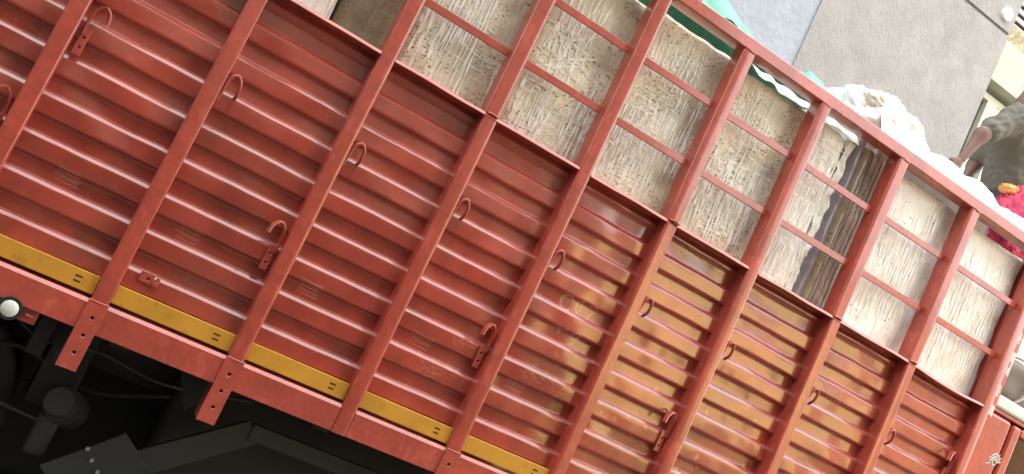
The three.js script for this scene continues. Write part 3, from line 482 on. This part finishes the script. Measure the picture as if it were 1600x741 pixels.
function bale(x0, x1, top, label, mat, seed, strands, { zf = -0.13, depth = 0.62, round = 0.035 } = {}) {
  const w = x1 - x0, h = top - 1.162, cx = (x0 + x1) / 2, cy = 1.162 + h / 2;
  const t = thing('wrapped_bale', label, 'bale', Q);
  t.position.set(cx, 1.162, zf - depth / 2);
  const g = lump(w, h, depth, { seg: 34, round, amp: 0.007, freq: 4.5, seed: seed * 3.1, bulge: 0.012 }); g.translate(0, h / 2, 0);
  const u = g.attributes.uv; for (let i = 0; i < u.count; i++) u.setXY(i, u.getX(i) + seed * 0.37, u.getY(i) + seed * 0.21);
  mesh('bundle', g, mat, t);
  if (strands) {
    const amp = 0.007, f = 4.5, sd = seed * 3.1;
    const dz = (X, Y) => { const x = X - cx, y = Y - cy, z = depth / 2; return zf + noise3(x * f + sd, y * f, z * f) * amp + noise3(x * f * 2.7, y * f * 2.7 + sd, z * f * 2.7) * amp * 0.4 + 0.012 * (1 - (x / (w / 2)) ** 2) * (1 - (y / (h / 2)) ** 2) + 0.001; };
    const sg = strandSet(w, h, dz, strands, seed + 100); sg.translate(-cx, -1.162, -(zf - depth / 2));
    const s = mesh('stretch_wrap', sg, M.strand, t); s.userData.kind = 'stuff';
  }
  return t;
}
bale(0.1, 0.805, 3.36, 'white film-wrapped bale beside the dark brown package', baleMats[1], 1, [['v', 0.62, 0.8, 14, 2.5, 3.3]], { round: 0.05 });
bale(1.125, 1.63, 3.42, 'speckled beige bale with crumpled film at its edge, next to the brown package', baleMats[2], 2, [['v', 1.15, 1.28, 8, 2.5, 3.4], ['v', 1.3, 1.42, 7, 2.5, 3.4], ['v', 1.55, 1.6, 4, 2.5, 2.8, 0.12], ['h', 2.6, 2.9, 3, 1.2, 1.6]], {});
bale(1.645, 2.15, 3.43, 'speckled beige bale crossed by loose white film strands in many directions', baleMats[0], 3, [['v', 1.7, 1.86, 9, 2.5, 2.85], ['v', 1.72, 1.9, 7, 2.8, 3.4, 0.2], ['h', 2.58, 2.8, 8, 1.66, 2.1], ['h', 2.9, 3.1, 5, 1.68, 2.06, 0.25], ['v', 1.95, 2.12, 6, 2.5, 3.0]]);
bale(2.165, 2.69, 3.45, 'speckled beige bale netted by a close grid of white film strands', baleMats[2], 4, [['v', 2.2, 2.4, 11, 2.5, 3.12], ['h', 2.56, 3.1, 17, 2.19, 2.5], ['v', 2.42, 2.6, 6, 2.55, 3.3], ['v', 2.22, 2.5, 9, 3.1, 3.4, 0.06]]);
bale(2.70, 3.235, 3.44, 'pale bale with fine cross-hatched film below a white plastic lip', baleMats[0], 5, [['v', 2.75, 3.1, 20, 2.5, 3.15, 0.08], ['h', 2.56, 3.1, 14, 2.74, 3.15, 0.08], ['v', 2.78, 3.0, 7, 3.1, 3.4]]);
bale(3.25, 3.53, 3.47, 'narrow white round-shouldered bale beside the upright rolls', baleMats[1], 6, [['v', 3.27, 3.5, 16, 2.5, 3.42, 0.03], ['h', 2.6, 3.35, 14, 3.28, 3.5]], { round: 0.08 });
bale(3.86, 4.455, 3.465, 'smooth white bale beside the pale upright board', baleMats[1], 7, [['v', 3.9, 4.4, 12, 2.5, 3.4, 0.05]]);
bale(4.47, 5.026, 3.45, 'smooth white bale in the front corner of the load', baleMats[1], 8, [['v', 4.5, 4.95, 10, 2.5, 3.35, 0.05]], { round: 0.02 });
for (const [a, b] of [[0.1, 1.6], [1.62, 3.2], [3.22, 4.98]]) { // second row, behind
  const l = ['beige bale of the inner row behind the brown package', 'beige bale of the inner row beneath the green tarpaulin', 'beige bale of the inner row behind the smooth white bales'][a < 1 ? 0 : a < 2 ? 1 : 2];
  const t = tag(mesh('inner_bale', lump(b - a, 2.16, 1.3, { seg: 14, round: 0.06, amp: 0.01, seed: a * 7 }), baleMats[0]), l, 'bale', 'bales of the inner row'); t.position.set((a + b) / 2, 1.162 + 1.08 + 0.004, -1.45);
}
// white plastic lips over the bale tops
{
  const o = tag(mesh('plastic_sheet', sheet((u, v) => { const x = 2.69 + u * 0.86, s = noise3(x * 8, 1, 3) * 0.008; const w = 0.008 * Math.sin(x * 11) + 0.006 * Math.sin(x * 23 + 1); return V(x, 3.505 - v * (0.062 + w) * Math.min(1, u * 7 + 0.1) + s, -0.2 + Math.sqrt(v) * 0.086 + s * 0.5); }, 60, 10), M.whiteSheet), 'white plastic film folded over two bale tops under the rail', 'plastic sheet'); void o;
}
// brown package
{
  const t = tag(mesh('brown_package', lump(0.29, 2.2, 0.6, { seg: 26, round: 0.03, amp: 0.006, freq: 6, seed: 40 }), M.brownWrap), 'dark brown package under glossy clear film between two bales', 'package'); t.position.set(0.965, 1.162 + 1.1 + 0.004, -0.46);
}
// upright rolls and boards between two bales
{
  const roll = (x, r, z, top, mat, label, seed, kind) => { const g = new THREE.CylinderGeometry(r, r, top - 1.164, 36, 40), p = g.attributes.position; for (let i = 0; i < p.count; i++) { const y = p.getY(i), k = 1 + 0.05 * noise3(p.getX(i) * 12, y * 5, seed) + 0.03 * noise3(p.getX(i) * 30, y * 18, seed); p.setX(i, p.getX(i) * k); p.setZ(i, p.getZ(i) * k); } const u = g.attributes.uv; for (let i = 0; i < u.count; i++) u.setXY(i, u.getX(i) * 6.28 * r, u.getY(i) * 2.3); g.computeVertexNormals(); const m = tag(mesh(kind, g, mat), label, 'roll', 'upright rolls between two bales'); m.position.set(x, (top + 1.164) / 2, z); };
  roll(3.59, 0.035, -0.165, 3.49, M.lilac, 'thin lilac-grey film roll beside the narrow white bale', 1, 'film_roll');
  roll(3.665, 0.06, -0.2, 3.47, M.brownWrap, 'thick brown roll under clear film standing upright', 2, 'wrapped_roll');
  const board = (x0, x1, z0, z1, top, mat, label, seed) => { const m = tag(mesh('upright_board', lump(x1 - x0, top - 1.164, z1 - z0, { seg: 44, round: 0.006, amp: 0.004, freq: 14, seed }), mat), label, 'board', 'upright boards between two bales'); m.position.set((x0 + x1) / 2, (top + 1.164) / 2, (z0 + z1) / 2); };
  board(3.705, 3.74, -0.6, -0.15, 3.505, M.board, 'greyish board with a rough edge beside the thick brown roll', 3);
  board(3.748, 3.785, -0.6, -0.16, 3.48, M.board, 'greyish rough board next to the pale board', 9);
  board(3.79, 3.835, -0.6, -0.14, 3.462, M.paleBoard, 'pale pinkish board standing at the end of the row', 5);
}
// crumpled clear-white film hanging between the narrow bale and the rolls
tag(mesh('plastic_film', sheet((u, v) => { const y = 2.545 + v * 0.9, f = noise3(u * 3, y * 9, 6) * 0.012 + noise3(u * 8, y * 24, 2) * 0.005; return V(3.485 + u * 0.085 + 0.012 * noise3(1, y * 6, 3) * u, y, -0.128 - u * 0.03 + f); }, 10, 90), M.whiteSheet), 'crumpled white plastic film hanging beside the upright rolls', 'plastic film');
// tarpaulin, sack, sheet on top
tag(mesh('tarpaulin', sheet((u, v) => {
  const x = 0.6 + u * 2.8, hump = x < 2.85 ? 0.27 * Math.pow(Math.max(0, Math.min(1, (2.9 - x) / 0.4)), 0.45) : x > 3.12 ? 0.19 * Math.pow(Math.max(0, Math.sin(Math.min(1, (x - 3.12) / 0.28) * 3.0)), 0.6) : 0, f = 0.016 * noise3(x * 7, v * 3, 1) + 0.008 * noise3(x * 16, v * 8, 4);
  return V(x, 3.55 + hump * Math.pow(Math.sin(Math.min(1, 0.05 + v * 0.95) * Math.PI), 0.7) + f, -0.2 - v * 0.45 + 0.02 * noise3(x * 5, v * 4, 9));
}, 150, 24), M.tarp), 'crumpled teal green tarpaulin bulging over the top rail', 'tarpaulin');
{
  const s = tag(thing('white_sack', 'bulging white plastic sack with a beige fold on top of the load', 'sack'), 'bulging white plastic sack with a beige fold on top of the load', 'sack');
  s.position.set(3.8, 3.445, -0.38);
  const g = blob(0.36, 0.23, 0.24, { amp: 0.14, freq: 1.5, seed: 14, detail: 44, fold: 0.1 }); g.translate(0, 0.2, 0); mesh('bag', g, M.whiteSheet, s);
  const b = blob(0.12, 0.065, 0.055, { amp: 0.15, freq: 1.6, seed: 21, detail: 24, fold: 0.12 }); b.rotateZ(-0.2); b.translate(-0.12, 0.3, 0.13); mesh('fold', b, M.beige, s).userData.label = 'beige patch of the sack with soft shading put into its colour';  // beige lump carries the soft shading of the sack as colour
}
tag(mesh('white_sheet', sheet((u, v) => {
  const x = 3.62 + u * 1.42, h = 0.225 + 0.03 * noise3(x * 2.6, 3, 3) + (x < 4.05 ? 0.02 : 0) - 0.03 * Math.max(0, (x - 4.85) / 0.2), f = 0.014 * noise3(x * 6, v * 3, 11) + 0.006 * noise3(x * 15, v * 9, 2);
  return V(x, 3.47 + h * Math.pow(Math.sin(Math.min(1, 0.04 + v * 0.92) * Math.PI), 0.55) + f, -0.075 - v * 0.3);
}, 120, 26), M.whiteSheet), 'long white plastic sheet heaped along the top rail', 'plastic sheet');
{
  const t = thing('cloth_bundle', 'pink cloth bundle with an orange fold beside the person', 'bundle'); t.position.set(5.03, 3.475, -0.38);
  const g = blob(0.2, 0.24, 0.13, { amp: 0.14, freq: 1.8, seed: 33, detail: 44, fold: 0.16 }); g.translate(0.06, 0.22, 0); mesh('pink_cloth', g, M.pink, t);
  const o = blob(0.075, 0.035, 0.045, { amp: 0.15, freq: 1.4, seed: 36, detail: 28, fold: 0.12 }); o.rotateZ(0.2); o.translate(-0.085, 0.4, 0.01); mesh('orange_fold', o, M.orange, t).userData.label = 'orange fold of the bundle';
}

// ---------------------------------------------------------------- person
function field(bones, size, N, center, k = 0.03, extra) {
  const mc = new MarchingCubes(N, new THREE.MeshBasicMaterial(), false, false, 400000); mc.isolation = 0;
  const half = size / 2, P = V(0, 0, 0);
  const B = bones.map(([a, b, ra, rb]) => { const d = b.clone().sub(a); return { a, d, l: d.lengthSq() || 1e-9, ra, rb }; });
  for (let z = 0; z < N; z++) for (let y = 0; y < N; y++) for (let x = 0; x < N; x++) {
    P.set((x - N / 2) / (N / 2) * half + center.x, (y - N / 2) / (N / 2) * half + center.y, (z - N / 2) / (N / 2) * half + center.z);
    let s = 0, mn = 1e9;
    for (const b of B) { const px = P.x - b.a.x, py = P.y - b.a.y, pz = P.z - b.a.z, t = Math.max(0, Math.min(1, (px * b.d.x + py * b.d.y + pz * b.d.z) / b.l)); const dd = Math.hypot(px - b.d.x * t, py - b.d.y * t, pz - b.d.z * t) - (b.ra + (b.rb - b.ra) * t); s += Math.exp(-dd / k); if (dd < mn) mn = dd; }
    let v = mn > 0.3 ? mn : -k * Math.log(s); if (extra) v += extra(P); mc.field[x + y * N + z * N * N] = -v;
  }
  mc.update(); const n = mc.count, g = new THREE.BufferGeometry(), pos = new Float32Array(n * 3);
  for (let i = 0; i < n; i++) { pos[i * 3] = mc.positionArray[i * 3] * half + center.x; pos[i * 3 + 1] = mc.positionArray[i * 3 + 1] * half + center.y; pos[i * 3 + 2] = mc.positionArray[i * 3 + 2] * half + center.z; }
  g.setAttribute('position', new THREE.BufferAttribute(pos, 3)); const m = mergeVertices(g, 1e-5); m.computeVertexNormals();
  const uv = new Float32Array(m.attributes.position.count * 2); for (let i = 0; i < m.attributes.position.count; i++) { uv[i * 2] = m.attributes.position.getX(i) * 3; uv[i * 2 + 1] = m.attributes.position.getY(i) * 3; } m.setAttribute('uv', new THREE.BufferAttribute(uv, 2));
  return m;
}
{
  const base = V(5.0, 3.45, -0.62);
  const t = thing('person', 'person in a grey-brown short-sleeved shirt bending over the load, reaching down', 'person'); t.position.copy(base);
  const L = (x, y, z) => V(x, y, z).sub(base);
  const pel = L(5.19, 3.9, -0.62), waist = L(5.17, 4.06, -0.62), chest = L(5.07, 4.3, -0.62), neck = L(5.06, 4.54, -0.62), head = L(5.09, 4.74, -0.62);
  const shL = L(4.87, 4.33, -0.46), shR = L(5.07, 4.38, -0.78), elL = L(4.6, 4.075, -0.4), wrL = L(4.505, 3.85, -0.385), elR = L(5.1, 4.12, -0.86), wrR = L(4.98, 3.93, -0.78);
  const hipL = L(5.18, 3.86, -0.53), hipR = L(5.19, 3.86, -0.71), knL = L(4.99, 3.62, -0.5), knR = L(5.0, 3.62, -0.74), anL = L(4.99, 3.505, -0.52), anR = L(4.98, 3.505, -0.7), toL = L(4.85, 3.485, -0.52), toR = L(4.84, 3.485, -0.7);
  const body = field([[pel, waist, 0.11, 0.105], [waist, chest, 0.105, 0.125], [chest, neck, 0.115, 0.055], [neck, head, 0.052, 0.05], [shR, chest, 0.055, 0.1], [shL, chest, 0.055, 0.1], [shL, elL, 0.05, 0.038], [elL, wrL, 0.038, 0.026], [shR, elR, 0.05, 0.038], [elR, wrR, 0.038, 0.026], [hipL, knL, 0.075, 0.055], [hipR, knR, 0.075, 0.055], [knL, anL, 0.052, 0.036], [knR, anR, 0.052, 0.036], [anL, toL, 0.036, 0.028], [anR, toR, 0.036, 0.028]], 1.7, 110, L(4.95, 4.08, -0.62), 0.022);
  // head with brow, nose, chin, ears
  const hg = field([[head.clone().add(V(0.01, 0.02, 0)), head.clone().add(V(-0.005, 0.03, 0)), 0.085, 0.085], [head.clone().add(V(-0.03, -0.05, 0)), head.clone().add(V(-0.045, -0.07, 0)), 0.05, 0.035], [head.clone().add(V(-0.078, 0.012, 0)), head.clone().add(V(-0.098, -0.02, 0)), 0.01, 0.014], [head.clone().add(V(-0.07, 0.03, 0.03)), head.clone().add(V(-0.07, 0.03, -0.03)), 0.016, 0.016], [head.clone().add(V(-0.074, -0.048, 0.018)), head.clone().add(V(-0.074, -0.048, -0.018)), 0.009, 0.009], [head.clone().add(V(0.015, 0.02, 0.084)), head.clone().add(V(0.018, -0.015, 0.08)), 0.014, 0.01], [head.clone().add(V(0.015, 0.02, -0.084)), head.clone().add(V(0.018, -0.015, -0.08)), 0.014, 0.01]], 0.36, 60, head, 0.012);
  const hand = (w, e, up) => { // palm and five bent fingers along the forearm
    const f = w.clone().sub(e).normalize(), s = new THREE.Vector3().crossVectors(f, up).normalize(), n = new THREE.Vector3().crossVectors(s, f).normalize(), at = (a, b, c) => w.clone().addScaledVector(f, a).addScaledVector(s, b).addScaledVector(n, c), bn = [[w, at(0.05, 0, 0), 0.024, 0.02], [at(0.03, 0.018, 0), at(0.08, 0.026, 0), 0.015, 0.012], [at(0.03, -0.018, 0), at(0.075, -0.026, 0), 0.015, 0.012], [at(0.03, 0, 0), at(0.08, 0, 0), 0.017, 0.013]];
    [[0.027, 0.062], [0.009, 0.072], [-0.009, 0.066], [-0.027, 0.05]].forEach(([o, l]) => { const a = at(0.08, o, 0), b = at(0.08 + l * 0.45, o * 1.08, -0.006), c = at(0.08 + l * 0.8, o * 1.1, -0.024); bn.push([a, b, 0.0085, 0.0078], [b, c, 0.0078, 0.0065]); });
    const ta = at(0.015, 0.022, -0.004), tb = at(0.045, 0.046, -0.012), tc = at(0.072, 0.05, -0.022); bn.push([ta, tb, 0.012, 0.0095], [tb, tc, 0.0095, 0.0075]); return field(bn, 0.27, 68, w.clone().addScaledVector(f, 0.06), 0.005);
  };
  const skin = merge([body, hg, hand(wrL, elL, V(0, 0, 1)), hand(wrR, elR, V(0, 0, -1))]);
  mesh('body', skin, M.skin, t);
  for (const s of [1, -1]) { const e = new THREE.SphereGeometry(0.011, 12, 8); e.translate(head.x - 0.083, head.y + 0.012, head.z + s * 0.03); mesh('eye', e, M.lens, t); }
  const hr = new THREE.SphereGeometry(0.098, 30, 18, 0, Math.PI * 2, 0, 1.75); hr.rotateZ(-0.35); { const p = hr.attributes.position; for (let i = 0; i < p.count; i++) { const k = 1 + 0.05 * noise3(p.getX(i) * 40, p.getY(i) * 40, p.getZ(i) * 40); p.setXYZ(i, p.getX(i) * k, p.getY(i) * k, p.getZ(i) * k); } hr.computeVertexNormals(); } hr.translate(head.x + 0.012, head.y + 0.03, head.z); mesh('hair', hr, M.hair, t);
  const slv = elL.clone().lerp(shL, 0.22), slr = elR.clone().lerp(shR, 0.3);
  const fold = (P) => { const q = P.x * 0.8 + P.y * 0.6; return 0.010 * noise3(q * 9, P.z * 5, 3) + 0.008 * Math.abs(noise3(P.x * 7 - P.y * 10, P.y * 4, P.z * 6)) + 0.004 * noise3(P.x * 20, P.y * 20, P.z * 20) + Math.max(0, -(P.y - (3.93 - base.y))) * 3; };
  const shirt = field([[pel, waist, 0.135, 0.135], [waist, chest, 0.14, 0.152], [chest, neck.clone().lerp(chest, 0.22), 0.14, 0.075], [shR, chest, 0.085, 0.12], [shL, chest, 0.088, 0.12], [shL, slv, 0.078, 0.07], [shR, slr, 0.076, 0.07]], 1.15, 110, L(5.0, 4.2, -0.62), 0.025, fold);
  mesh('shirt', shirt, M.shirt, t).userData.label = 'loose grey-brown short-sleeved shirt';
  const tro = field([[pel, pel, 0.13, 0.13], [hipL, knL, 0.095, 0.075], [hipR, knR, 0.095, 0.075], [knL, anL.clone().add(V(0, 0.03, 0)), 0.075, 0.06], [knR, anR.clone().add(V(0, 0.03, 0)), 0.075, 0.06]], 0.95, 70, L(5.08, 3.68, -0.62), 0.02);
  mesh('trousers', tro, M.trousers, t);
}

renderer.render(scene, camera);
